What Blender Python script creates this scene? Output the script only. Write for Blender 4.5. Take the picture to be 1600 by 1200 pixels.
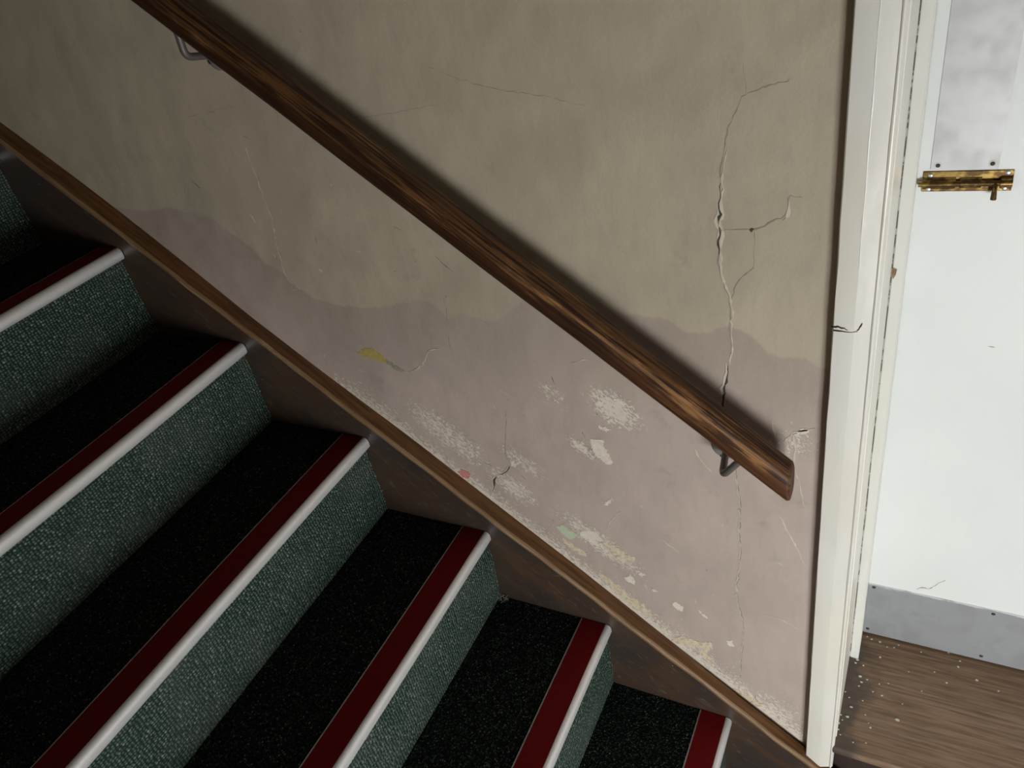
import bpy, bmesh, math, random
from mathutils import Vector, Matrix
for o in list(bpy.data.objects): bpy.data.objects.remove(o, do_unlink=True)
S = bpy.context.scene
COL = S.collection
R = random.Random(7)

# ------------------------------------------------------------------ camera
cam = bpy.data.cameras.new('camera'); co = bpy.data.objects.new('camera', cam); COL.objects.link(co)
cam.sensor_fit = 'HORIZONTAL'; cam.sensor_width = 36.0
cam.lens = 1215.455 / 1600 * 36.0
cam.clip_start = 0.02; cam.clip_end = 50
RR = ((0.8838, 0.4323, -0.1786), (0.1202, -0.5788, -0.8065), (-0.4521, 0.6914, -0.5635))
rx, dn, fw = (Vector(v).normalized() for v in RR)
co.matrix_world = Matrix(((rx.x, -dn.x, -fw.x, 1.4507), (rx.y, -dn.y, -fw.y, -0.9328),
                          (rx.z, -dn.z, -fw.z, 0.5216), (0, 0, 0, 1)))
S.camera = co

# ------------------------------------------------------------------ world, light, exposure
w = bpy.data.worlds.new('world'); S.world = w; w.use_nodes = True
bg = w.node_tree.nodes['Background']; bg.inputs[0].default_value = (0.75, 0.87, 1.0, 1); bg.inputs[1].default_value = 0.1
def area_light(name, loc, target, sx, sy, power, color):
    l = bpy.data.lights.new(name, 'AREA'); l.shape = 'RECTANGLE'; l.size = sx; l.size_y = sy
    l.energy = power; l.color = color
    o = bpy.data.objects.new(name, l); COL.objects.link(o); o.location = loc
    d = Vector(target) - Vector(loc); o.rotation_euler = d.to_track_quat('-Z', 'Z').to_euler()
    return o
for xw, wd, pw in ((2.10, 0.17, 24.4), (2.43, 0.19, 23.6)):      # the two panes of the low glazed screen
    area_light('window_daylight', (xw, -1.675, -0.78), (xw - 0.48, -0.675, -0.78), wd, 0.86, pw, (0.955, 0.99, 1.0))
vs = S.view_settings
S.display_settings.display_device = 'sRGB'
vs.view_transform = 'Standard'; vs.look = 'None'; vs.gamma = 1; vs.use_curve_mapping = False; vs.exposure = 0.0

# ------------------------------------------------------------------ node helpers
class NT:
    def __init__(s, name):
        s.m = bpy.data.materials.new(name); s.m.use_nodes = True
        s.t = s.m.node_tree; s.n = s.t.nodes; s.b = s.n['Principled BSDF']
    def new(s, typ, **kw):
        n = s.n.new(typ)
        for k, v in kw.items(): setattr(n, k, v)
        return n
    def put(s, sock, v):
        if hasattr(v, 'links'): s.t.links.new(v, sock)
        elif isinstance(v, (tuple, list)): sock.default_value = tuple(v) + ((1,) if len(v) == 3 and sock.type == 'RGBA' else ())
        else: sock.default_value = v
    def coord(s, kind='Object'): return s.new('ShaderNodeTexCoord').outputs[kind]
    def xyz(s, v):
        n = s.new('ShaderNodeSeparateXYZ'); s.put(n.inputs[0], v); return n.outputs
    def comb(s, x, y, z):
        n = s.new('ShaderNodeCombineXYZ')
        for i, q in enumerate((x, y, z)): s.put(n.inputs[i], q)
        return n.outputs[0]
    def mth(s, op, a, b=0.0, c=None, clamp=False):
        n = s.new('ShaderNodeMath', operation=op, use_clamp=clamp); s.put(n.inputs[0], a); s.put(n.inputs[1], b)
        if c is not None: s.put(n.inputs[2], c)
        return n.outputs[0]
    def add(s, a, b): return s.mth('ADD', a, b)
    def sub(s, a, b): return s.mth('SUBTRACT', a, b)
    def mul(s, a, b): return s.mth('MULTIPLY', a, b)
    def ramp(s, v, lo, hi, a=0.0, b=1.0, smooth=True):
        n = s.new('ShaderNodeMapRange', interpolation_type='SMOOTHSTEP' if smooth else 'LINEAR')
        for i, q in enumerate((v, lo, hi, a, b)): s.put(n.inputs[i], q)
        return n.outputs[0]
    def noise(s, vec, scale, detail=3.0, rough=0.55, dist=0.0):
        n = s.new('ShaderNodeTexNoise'); s.put(n.inputs['Vector'], vec); n.inputs['Scale'].default_value = scale
        n.inputs['Detail'].default_value = detail; n.inputs['Roughness'].default_value = rough
        n.inputs['Distortion'].default_value = dist
        return n.outputs[0]
    def voro(s, vec, scale, rnd=1.0, out='Distance', feature='F1'):
        n = s.new('ShaderNodeTexVoronoi', feature=feature); s.put(n.inputs['Vector'], vec)
        n.inputs['Scale'].default_value = scale; n.inputs['Randomness'].default_value = rnd
        return n.outputs[out]
    def mix(s, f, a, b):
        n = s.new('ShaderNodeMix', data_type='RGBA'); s.put(n.inputs[0], f); s.put(n.inputs[6], a); s.put(n.inputs[7], b)
        return n.outputs[2]
    def scl(s, vec, k):
        n = s.new('ShaderNodeVectorMath', operation='MULTIPLY'); s.put(n.inputs[0], vec); s.put(n.inputs[1], k); return n.outputs[0]
    def bump(s, h, strength=0.5, dist=0.002, nrm=None):
        n = s.new('ShaderNodeBump'); s.put(n.inputs['Height'], h)
        n.inputs['Strength'].default_value = strength; n.inputs['Distance'].default_value = dist
        if nrm is not None: s.put(n.inputs['Normal'], nrm)
        return n.outputs[0]
    def out(s, col, rough=0.6, metal=0.0, nrm=None, spec=None):
        s.put(s.b.inputs['Base Color'], col); s.put(s.b.inputs['Roughness'], rough); s.put(s.b.inputs['Metallic'], metal)
        if nrm is not None: s.put(s.b.inputs['Normal'], nrm)
        if spec is not None: s.b.inputs['Specular IOR Level'].default_value = spec
        return s.m

# ------------------------------------------------------------------ mesh helpers
class MB:
    def __init__(s): s.v = []; s.f = []
    def add(s, vs, fs):
        o = len(s.v); s.v += [tuple(v) for v in vs]; s.f += [tuple(i + o for i in f) for f in fs]; return s
    def box(s, x0, x1, y0, y1, z0, z1):
        return s.add([(x, y, z) for x in (x0, x1) for y in (y0, y1) for z in (z0, z1)],
                     [(0, 1, 3, 2), (4, 6, 7, 5), (0, 4, 5, 1), (2, 3, 7, 6), (0, 2, 6, 4), (1, 5, 7, 3)])
    def loft(s, rings, closed=True, caps=True):
        n = len(rings[0]); vs = [p for r in rings for p in r]; fs = []
        for i in range(len(rings) - 1):
            for j in range(n if closed else n - 1):
                k = (j + 1) % n
                fs.append((i*n + j, i*n + k, (i+1)*n + k, (i+1)*n + j))
        if caps and closed:
            fs.append(tuple(range(n - 1, -1, -1))); fs.append(tuple((len(rings) - 1)*n + j for j in range(n)))
        return s.add(vs, fs)
    def tube(s, pts, r, n=14):
        rings = []
        P = [Vector(p) for p in pts]; up = None
        for i, p in enumerate(P):
            d = (P[min(i + 1, len(P) - 1)] - P[max(i - 1, 0)]).normalized()
            if up is None: up = d.orthogonal().normalized()
            up = (up - d*up.dot(d)).normalized(); sd = d.cross(up)
            rr = r[i] if isinstance(r, (list, tuple)) else r
            rings.append([p + rr*(math.cos(a)*up + math.sin(a)*sd) for a in (2*math.pi*j/n for j in range(n))])
        return s.loft(rings)
    def disc(s, c, nrm, prof, n=28):
        # lathe: prof = list of (radius, height along nrm)
        nv = Vector(nrm).normalized(); u = nv.orthogonal().normalized(); v = nv.cross(u); c = Vector(c)
        return s.loft([[c + nv*h + r*(math.cos(a)*u + math.sin(a)*v) for a in (2*math.pi*j/n for j in range(n))] for r, h in prof])
    def make(s, name, mat, parent=None, smooth=False, bevel=0.0, seg=2, angle=40):
        me = bpy.data.meshes.new(name); me.from_pydata(s.v, [], s.f)
        bm = bmesh.new(); bm.from_mesh(me); bmesh.ops.recalc_face_normals(bm, faces=bm.faces)
        if bevel: 
            es = [e for e in bm.edges if len(e.link_faces) == 2 and e.calc_face_angle(0) > math.radians(30)]
            bmesh.ops.bevel(bm, geom=es, offset=bevel, segments=seg, affect='EDGES', profile=0.5)
        if smooth:
            for f in bm.faces: f.smooth = True
            for e in bm.edges:
                if len(e.link_faces) == 2 and e.calc_face_angle(0) > math.radians(angle): e.smooth = False
        bm.to_mesh(me); bm.free()
        me.materials.append(mat)
        o = bpy.data.objects.new(name, me); COL.objects.link(o)
        if parent: o.parent = parent
        return o
def empty(name, loc=(0, 0, 0)):
    o = bpy.data.objects.new(name, None); COL.objects.link(o); o.location = loc; o.empty_display_size = 0.1; return o
def tag(o, label=None, cat=None, kind=None, group=None):
    for k, v in (('label', label), ('category', cat), ('kind', kind), ('group', group)):
        if v: o[k] = v
    return o

# ------------------------------------------------------------------ surveyed wall damage (x, z in metres on the wall)
BD = [(-0.0259,0.0784),(0.0913,0.0671),(0.1602,0.0751),(0.208,0.067),(0.271,0.0582),(0.3038,0.027),(0.3532,-0.0035),(0.3565,-0.0298),(0.396,-0.0475),(0.421,-0.0795),(0.4652,-0.1033),(0.5079,-0.1106),(0.5741,-0.1102),(0.6116,-0.1043),(0.6713,-0.0888),(0.7126,-0.0828),(0.7386,-0.1058),(0.7417,-0.1182),(0.7769,-0.1047),(0.8125,-0.1113),(0.8428,-0.1108),(0.8713,-0.0875),(0.8924,-0.068),(1.1254,-0.0809),(1.1528,-0.1),(1.1807,-0.1025),(1.204,-0.0859),(1.2175,-0.0824),(1.2395,-0.0907),(1.2525,-0.0999),(1.27,-0.1247),(1.2872,-0.1258),(1.3127,-0.1247),(1.3422,-0.1368)]
CR = {
'crack_main':[(1.2399, 0.2705), (1.2419, 0.2563), (1.2439, 0.2375), (1.2351, 0.2276), (1.2312, 0.2166), (1.2258, 0.2054), (1.2218, 0.1979), (1.2174, 0.1705), (1.2123, 0.1544), (1.21, 0.1295), (1.2105, 0.1168), (1.2076, 0.1012), (1.2097, 0.0864), (1.2061, 0.0774), (1.209, 0.0639), (1.207, 0.0501), (1.2047, 0.0286), (1.2057, 0.0028), (1.2128, -0.0213), (1.2184, -0.0409), (1.2196, -0.0665), (1.2173, -0.0931), (1.2195, -0.1199), (1.2143, -0.1485), (1.212, -0.1717), (1.2067, -0.1936), (1.2051, -0.2228), (1.2081, -0.257), (1.2169, -0.3069), (1.2228, -0.3664), (1.2264, -0.4008), (1.2291, -0.4291), (1.2252, -0.4905), (1.2278, -0.537), (1.2237, -0.5962), (1.2198, -0.6319), (1.2203, -0.676), (1.2279, -0.719), (1.2298, -0.756), (1.2238, -0.8584), (1.2219, -0.9123)],
'crack_b':[(1.2439, 0.2375), (1.2569, 0.2412), (1.2654, 0.2436), (1.2745, 0.2474), (1.2849, 0.2482), (1.2917, 0.2514)],
'crack_c':[(1.209, 0.0639), (1.2288, 0.0655), (1.2465, 0.067), (1.2513, 0.0663), (1.2647, 0.072), (1.274, 0.0792), (1.2855, 0.0821), (1.2915, 0.0891), (1.2933, 0.1093), (1.2955, 0.1143), (1.3059, 0.1111), (1.309, 0.1062)],
'crack_c2':[(1.2513, 0.0663), (1.2529, 0.052), (1.252, 0.0365), (1.2495, 0.0102), (1.2361, -0.0021), (1.2275, -0.0153), (1.2201, -0.0408)],
'crack_d':[(0.4266, 0.1886), (0.4244, 0.161), (0.4252, 0.1328), (0.4231, 0.0979), (0.424, 0.062), (0.414, 0.0247), (0.4068, -0.0139), (0.404, -0.0403), (0.4074, -0.0642), (0.4279, -0.0817)],
'crack_e':[(0.3207, 0.2424), (0.3493, 0.2467), (0.3776, 0.2489), (0.3978, 0.2533), (0.4116, 0.2517), (0.4434, 0.2576)],
'crack_f':[(0.7446, -0.074), (0.7433, -0.0927), (0.7399, -0.1248), (0.7314, -0.1717), (0.7311, -0.1879)],
'crack_f2':[(0.6047, -0.2441), (0.624, -0.2429), (0.6409, -0.2348), (0.6587, -0.2223), (0.6734, -0.2006), (0.6828, -0.187), (0.7005, -0.1821), (0.7137, -0.1833), (0.7294, -0.1895)],
'crack_g':[(0.8182, -0.2989), (0.8065, -0.3425), (0.7978, -0.3779), (0.7924, -0.4106), (0.7968, -0.429)],
'crack_g2':[(0.7976, -0.4385), (0.7879, -0.4522), (0.7739, -0.4654), (0.7593, -0.4739), (0.7509, -0.4861), (0.7485, -0.5038), (0.7406, -0.5197)],
'crack_h':[(1.2754, -0.2447), (1.2783, -0.2589), (1.283, -0.2679), (1.2951, -0.278), (1.3057, -0.2586), (1.3216, -0.2507), (1.3381, -0.2439)],
'crack_h2':[(1.3076, -0.2632), (1.3109, -0.2874), (1.309, -0.3198), (1.3172, -0.3509), (1.3264, -0.4033)],
'crack_i':[(0.811, 0.2977), (0.8661, 0.2734), (0.9219, 0.2579), (0.9858, 0.2466), (1.0547, 0.2273)],
'crack_j':[(0.5538, 0.2372), (0.6255, 0.2249), (0.7246, 0.2329), (0.8381, 0.2447)],
'scr1':[(1.2911, -0.4386), (1.3046, -0.4701), (1.3184, -0.5022), (1.3327, -0.5412)],
'scr2':[(0.8865, -0.2184), (0.8977, -0.2302), (0.9057, -0.2398), (0.9141, -0.2466), (0.9201, -0.2538)],
'scr3':[(0.8721, -0.2574), (0.888, -0.2645), (0.9031, -0.269), (0.9154, -0.2753)],
'scr4':[(0.9212, -0.2108), (0.9223, -0.2186), (0.9248, -0.2248)],
'scr5':[(0.9249, -0.2765), (0.9339, -0.2805), (0.9408, -0.2821)],
'scr6':[(1.1566, -0.3193), (1.163, -0.3385), (1.1708, -0.3506), (1.1828, -0.366)],
'scr7':[(0.9623, -0.1769), (0.9763, -0.1726), (0.9914, -0.1681)],
'scr8':[(1.0808, -0.5529), (1.1037, -0.5678), (1.1174, -0.577)],
'scr9':[(1.2681, -0.6937), (1.2961, -0.697), (1.3427, -0.7178)],
'scr10':[(0.7496, 0.0035), (0.7607, -0.0097), (0.7756, -0.0228)],
'scr11':[(0.2605, 0.1326), (0.2681, 0.1229), (0.2764, 0.1144)],
'scr12':[(0.9684, -0.5764), (0.9906, -0.5288), (1.0125, -0.4996)],
}
PA = {
'yellow':[(0.51, -0.2138), (0.534, -0.2021), (0.5534, -0.1983), (0.5648, -0.2085), (0.5777, -0.2185), (0.5757, -0.2289), (0.5622, -0.2292), (0.5418, -0.223), (0.5216, -0.2197)],
'tail':[(0.5772, -0.22), (0.5886, -0.2258), (0.6005, -0.2344), (0.6123, -0.2387), (0.6042, -0.2456), (0.5898, -0.2403), (0.5768, -0.2302)],
'green':[(0.8713, -0.5801), (0.8863, -0.5723), (0.8983, -0.583), (0.9114, -0.5863), (0.9112, -0.5971), (0.8984, -0.6099), (0.8816, -0.6023)],
'c1':[(0.9215, -0.5815), (0.9334, -0.5727), (0.9507, -0.5711), (0.9557, -0.5837), (0.9497, -0.5997), (0.9423, -0.6056), (0.9299, -0.5986), (0.9188, -0.5912)],
'c2':[(0.9995, -0.6863), (1.0108, -0.6786), (1.0129, -0.6704), (1.0219, -0.6859), (1.0206, -0.6996), (1.0052, -0.6956)],
'c3':[(1.0936, -0.7261), (1.1002, -0.7217), (1.1147, -0.7314), (1.114, -0.7452), (1.1051, -0.7448), (1.0954, -0.737)],
't1':[(0.9382, -0.6903), (0.9544, -0.6924), (0.9703, -0.708), (0.9871, -0.7155), (1.0052, -0.7361), (1.0266, -0.7496), (1.0421, -0.7714), (1.0529, -0.7852), (1.0367, -0.7876), (1.0176, -0.775), (0.9959, -0.7613), (0.9764, -0.7389), (0.9594, -0.7196)],
't2':[(1.0829, -0.8508), (1.0973, -0.8321), (1.1109, -0.8242), (1.1263, -0.8258), (1.1454, -0.8298), (1.1674, -0.8182), (1.1681, -0.8363), (1.1573, -0.8535), (1.1607, -0.8667), (1.172, -0.872), (1.1597, -0.8926), (1.1475, -0.8727), (1.1382, -0.8496), (1.1185, -0.852), (1.1013, -0.8533)],
'c4':[(1.1965, -0.8015), (1.2064, -0.7952), (1.211, -0.8112), (1.2011, -0.8156)],
'c5':[(0.9734, -0.3383), (0.9858, -0.3344), (0.9986, -0.3347), (0.9958, -0.3483), (1.0018, -0.3572), (1.0065, -0.3679), (1.0079, -0.3868), (0.9981, -0.389), (0.9875, -0.3779), (0.9784, -0.3739), (0.9745, -0.357)],
'c6':[(0.8, -0.4266), (0.805, -0.4223), (0.8116, -0.4305), (0.8085, -0.4394), (0.7991, -0.4382)],
'pink':[(0.6686, -0.4847), (0.6805, -0.4734), (0.6902, -0.4763), (0.6975, -0.4832), (0.6912, -0.4968), (0.6821, -0.4973), (0.6754, -0.4936)],
'c7':[(1.3058, -0.2635), (1.3128, -0.2548), (1.3197, -0.2462), (1.3269, -0.2497), (1.3227, -0.2578), (1.3138, -0.2607)],
't3':[(0.9603, -0.6), (0.9745, -0.5904), (0.9831, -0.5948), (0.9987, -0.6059), (1.0132, -0.6156), (1.0294, -0.6193), (1.0269, -0.6327), (1.0085, -0.6369), (0.9933, -0.6328), (0.983, -0.6307), (0.9738, -0.6191)],
't4':[(0.8767, -0.6074), (0.888, -0.6149), (0.9057, -0.626), (0.9273, -0.6376), (0.9243, -0.6496), (0.9093, -0.6489), (0.8938, -0.6408), (0.8833, -0.6274)],
'c8':[(0.9811, -0.4917), (0.9887, -0.48), (0.9967, -0.4746), (0.9945, -0.4833), (0.9861, -0.492)],
'c9':[(1.0317, -0.6639), (1.0372, -0.6602), (1.0434, -0.6636), (1.0362, -0.6716)],
'c10':[(1.0534, -0.6973), (1.0622, -0.6998), (1.0667, -0.7076), (1.0578, -0.7071)],
'c11':[(1.1447, -0.7293), (1.1531, -0.7355), (1.1626, -0.7452), (1.1551, -0.7462)],
'c12':[(1.0448, -0.2667), (1.0533, -0.2692), (1.0602, -0.2774), (1.0548, -0.2878), (1.0451, -0.2964), (1.0366, -0.3035), (1.0399, -0.2932), (1.0347, -0.2887), (1.0382, -0.2773)],
'c13':[(1.0256, -0.2396), (1.0357, -0.2379), (1.0466, -0.2492), (1.0441, -0.2523), (1.0326, -0.2463)],
'c14':[(1.0149, -0.2652), (1.0246, -0.2582), (1.0317, -0.265), (1.0336, -0.2781), (1.0267, -0.2902), (1.0217, -0.2843), (1.0208, -0.2723)],
'c15':[(0.9921, -0.3021), (1.0056, -0.3051), (1.0159, -0.306), (1.007, -0.3133), (0.997, -0.3096)],
't5':[(1.2059, -0.9531), (1.2252, -0.9544), (1.2479, -0.9694), (1.2656, -0.9848), (1.258, -0.9935), (1.2351, -0.9807), (1.2147, -0.9687)],
}
FL = [(1.4347, 0.2536, 0.00186), (1.444, 0.2498, 0.00248), (1.4606, 0.2484, 0.0031), (1.4751, 0.2397, 0.00186), (1.4885, 0.2425, 0.00248), (1.4964, 0.2519, 0.00186), (1.5394, 0.248, 0.00186), (1.4643, 0.2094, 0.00248), (1.4323, 0.1498, 0.00372), (1.4362, 0.1369, 0.0031), (1.4325, 0.1262, 0.00248), (1.4461, 0.1466, 0.00186), (1.4201, 0.0493, 0.00372), (1.5084, 0.0737, 0.00496), (1.4694, 0.1438, 0.00186), (1.4855, 0.1509, 0.00186), (1.4596, 0.1218, 0.00186), (1.4766, 0.1186, 0.00248), (1.4433, 0.0947, 0.00248), (1.4243, 0.073, 0.0031), (1.3976, 0.0923, 0.00248), (1.4052, 0.0812, 0.00248), (1.4096, 0.1042, 0.00186), (1.4182, 0.0934, 0.00186), (1.404, 0.0627, 0.00248), (1.4081, 0.0494, 0.00186), (1.4071, 0.03, 0.00248), (1.4119, 0.039, 0.00186), (1.4589, 0.0487, 0.00124), (1.4633, 0.0402, 0.00248), (1.4513, 0.0648, 0.00186), (1.6113, 0.2496, 0.00248), (1.6083, 0.2342, 0.00248), (1.6418, 0.213, 0.0031), (1.5893, 0.1886, 0.00248), (1.5898, 0.2634, 0.00186), (1.4353, 0.1782, 0.00248), (1.4229, 0.1887, 0.0031), (1.4202, 0.1796, 0.00248), (1.4078, 0.0159, 0.00186), (1.4126, 0.0062, 0.00186), (1.4368, -0.0018, 0.00186), (1.459, 0.005, 0.00186), (1.5463, 0.1537, 0.00124), (1.5665, 0.2072, 0.00186), (1.5204, 0.1913, 0.00124), (1.5145, 0.1124, 0.00124), (1.6795, 0.2004, 0.00186)]
ELL = [(1.0263, -0.2633, 0.08, 0.052, 0.92), (0.955, -0.362, 0.055, 0.022, 0.85), (0.9626, -0.6029, 0.16, 0.045, 0.85), (0.6702, -0.3873, 0.17, 0.06, 0.8), (1.2758, -0.9953, 0.12, 0.1, 0.75), (0.7892, -0.4939, 0.1, 0.05, 0.8), (1.3124, -0.2746, 0.05, 0.06, 0.62), (0.915, -0.247, 0.05, 0.03, 0.66), (0.82, -0.42, 0.09, 0.04, 0.72)]
# ------------------------------------------------------------------ materials
PITCH = 0.845
def m_wall():
    t = NT('old_two_tone_wall_paint'); c = t.coord(); x, y, z = t.xyz(c)
    warp = t.noise(c, 34, 4); warp2 = t.noise(c, 7, 2)
    cv = t.new('ShaderNodeFloatCurve'); cm = cv.mapping.curves[0]
    X0, X1, Z0, Z1 = -1.6, 1.4, -0.5, 1.0
    pts = [(-1.6, 0.95), (-0.9, 0.62), (-0.4, 0.3), (-0.2, 0.14)] + BD + [(1.4, -0.14)]
    pts = [((a - X0)/(X1 - X0), (b - Z0)/(Z1 - Z0)) for a, b in pts]
    cm.points[0].location = pts[0]; cm.points[1].location = pts[-1]
    for p in pts[1:-1]: cm.points.new(*p)
    for p in cm.points: p.handle_type = 'VECTOR'
    cv.mapping.update()
    t.put(cv.inputs['Value'], t.ramp(x, X0, X1, smooth=False))
    zb = t.ramp(cv.outputs[0], 0.0, 1.0, Z0, Z1, smooth=False)
    d = t.add(t.sub(z, zb), t.mul(t.sub(warp, 0.5), 0.022))
    upper = t.ramp(d, -0.003, 0.004)
    fade = t.ramp(d, -0.22, 0.0)                      # the damp stain is darkest along its upper rim
    base_up = t.mix(t.ramp(warp2, 0.35, 0.7), (0.55, 0.472, 0.352), (0.505, 0.43, 0.325))
    low = t.mix(fade, (0.585, 0.472, 0.408), (0.455, 0.372, 0.302))
    low = t.mix(t.ramp(warp2, 0.4, 0.65, 0, 0.45), low, (0.49, 0.395, 0.345))
    col = t.mix(upper, low, base_up)
    # smears of grime and brush marks
    br = t.noise(t.scl(c, (70, 1, 14)), 1.0, 4)
    col = t.mix(t.ramp(br, 0.45, 0.8, 0, 0.16), col, (0.33, 0.285, 0.23))
    gr = t.noise(c, 16, 5, 0.65)
    col = t.mix(t.ramp(gr, 0.56, 0.78, 0, 0.45), col, (0.32, 0.275, 0.225))
    # rubbed and flaked specks: more of them close above the string and in a few scuffed areas
    w = t.add(z, t.mul(x, PITCH))
    u = t.sub(t.mul(x, 0.764), t.mul(z, 0.645)); v = t.add(t.mul(x, 0.645), t.mul(z, 0.764))
    sv = t.comb(t.mul(u, 75), t.mul(y, 5), t.mul(v, 150))
    sp = t.noise(sv, 1.6, 7, 0.72, 0.8)
    near = t.ramp(w, 0.06, 0.26, 1.0, 0.0, smooth=False)
    along = t.ramp(x, 0.30, 0.52)
    m = t.mul(t.mul(near, near), along)
    for ex, ez, ru, rv, k in ELL:
        eu, ev = ex*0.764 - ez*0.645, ex*0.645 + ez*0.764
        a = t.mth('DIVIDE', t.sub(u, eu), ru); b = t.mth('DIVIDE', t.sub(v, ev), rv)
        q = t.ramp(t.add(t.mul(a, a), t.mul(b, b)), 0.0, 1.0, k, 0.0, smooth=False)
        m = t.mth('MAXIMUM', m, q)
    spk = t.ramp(t.add(sp, t.mul(m, 0.36)), 0.725, 0.745)
    col = t.mix(t.mul(spk, 0.95), col, t.mix(t.noise(c, 60), (0.90, 0.83, 0.74), (0.80, 0.70, 0.55)))
    tiny = t.ramp(t.voro(c, 55, 1.0), 0.03, 0.055, 1.0, 0.0)
    col = t.mix(t.mul(tiny, t.ramp(t.noise(c, 5), 0.5, 0.6, 0, 0.6)), col, (0.6, 0.55, 0.47))
    dark = t.ramp(t.voro(t.scl(c, (1.0, 1, 1.3)), 23, 1.0), 0.02, 0.04, 0.7, 0.0)
    col = t.mix(t.mul(dark, t.ramp(t.noise(c, 8), 0.55, 0.6)), col, (0.10, 0.085, 0.07))
    h = t.add(t.mul(t.noise(c, 6, 2), 6.0), t.add(t.mul(gr, 1.0), t.add(t.mul(t.noise(c, 120, 3), 0.15), t.add(t.mul(br, 0.12), t.mul(spk, -0.7)))))
    n = t.bump(h, 0.55, 0.0035)
    return t.out(col, t.ramp(gr, 0.3, 0.8, 0.42, 0.62), 0, n, 0.4)
def m_flat(name, col, rough=0.6, var=0.12, scale=60, bump=0.3, metal=0.0, spec=None):
    t = NT(name); c = t.coord(); n = t.noise(c, scale, 4)
    k = t.ramp(n, 0.3, 0.7, 1 - var, 1 + var, smooth=False)
    return t.out(t.scl(t.mix(0.0, col, col), t.comb(k, k, k)), rough, metal, t.bump(n, bump, 0.001), spec)
def m_wood(name, dark, mid, light, wear=0.5, axis='x', rough=0.45, ring=1.0, wearcol=(0.30, 0.15, 0.05), top=None):
    # grain runs along local X
    t = NT(name); c = t.coord()
    g = t.noise(t.scl(c, (9, 230*ring, 230*ring)), 1.0, 4, 0.6, 0.3)
    f = t.noise(t.scl(c, (14, 420, 420)), 1.0, 2, 0.5)
    b = t.noise(t.scl(c, (4.5, 22, 22)), 1.0, 5, 0.65)
    col = t.mix(t.ramp(g, 0.35, 0.65), dark, mid)
    wr = t.ramp(t.add(b, t.mul(t.sub(g, 0.5), 0.5)), 0.72 - 0.3*wear, 0.86 - 0.3*wear)
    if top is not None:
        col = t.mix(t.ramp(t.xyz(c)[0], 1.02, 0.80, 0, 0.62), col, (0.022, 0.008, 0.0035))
    if top is not None:                               # varnish worn through where hands run along the upper face
        lz = t.xyz(c)[2]
        tm = t.ramp(t.add(lz, t.mul(t.sub(b, 0.5), 0.02)), top - 0.004, top + 0.010)
        wr = t.mul(wr, t.ramp(tm, 0, 1, 0.22, 1.0)); col = t.mix(t.mul(tm, 0.55), col, t.mix(t.ramp(g, 0.40, 0.60), tuple(0.7*q for q in dark), tuple(0.6*q for q in light)))
    col = t.mix(t.mul(wr, t.ramp(f, 0.3, 0.6, 0.35, 1.0)), col, light)
    sc = t.noise(t.scl(c, (10, 180, 180)), 1.0, 6, 0.75, 1.2)
    col = t.mix(t.ramp(sc, 0.69, 0.74, 0, 0.7), col, wearcol)
    n = t.bump(t.add(t.mul(g, 0.7), t.mul(f, 0.3)), 0.6, 0.0010)
    return t.out(col, t.ramp(wr, 0, 1, rough, rough + 0.18), 0, n, 0.33)
def m_paint(name, col, col2, chip=(0.10, 0.07, 0.05), amount=0.0, streak=0.25):
    t = NT(name); c = t.coord(); a = t.noise(c, 3.5, 3); b = t.noise(t.scl(c, (60, 60, 7)), 1.0, 4)
    k = t.mix(t.ramp(a, 0.35, 0.65), col, col2)
    k = t.mix(t.ramp(b, 0.5, 0.8, 0, streak), k, tuple(0.75*q for q in col))
    s = t.noise(t.scl(c, (150, 150, 45)), 1.0, 5, 0.7)
    chipm = t.ramp(s, 0.775 - amount, 0.80 - amount)
    k = t.mix(t.mul(chipm, 0.9), k, chip)
    ng = t.bump(t.add(t.noise(c, 40, 3), t.mul(chipm, -0.6)), 0.25, 0.0015)
    return t.out(k, t.ramp(a, 0.3, 0.7, 0.28, 0.42), 0, ng, 0.5)
def m_carpet_riser():
    t = NT('green_loop_carpet'); c = t.coord(); x, y, z = t.xyz(c)
    p = t.comb(t.mul(t.add(y, t.mul(t.noise(c, 9), 0.004)), 165), t.mul(z, 190), 0)
    d = t.voro(p, 1.0, 0.38)
    r = t.xyz(t.voro(p, 1.0, 0.38, 'Color'))[0]
    loop = t.ramp(d, 0.08, 0.62, 1.0, 0.0)
    c1 = t.mix(r, (0.135, 0.205, 0.170), (0.235, 0.315, 0.270))
    c1 = t.mix(t.ramp(r, 0.80, 0.97), c1, (0.40, 0.46, 0.41))
    col = t.mix(loop, (0.022, 0.042, 0.032), c1)
    soil = t.noise(c, 7, 4)
    col = t.mix(t.ramp(soil, 0.42, 0.75, 0, 0.35), col, (0.16, 0.17, 0.15))
    return t.out(col, 0.95, 0, t.bump(loop, 0.9, 0.0035), 0.05)
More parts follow.
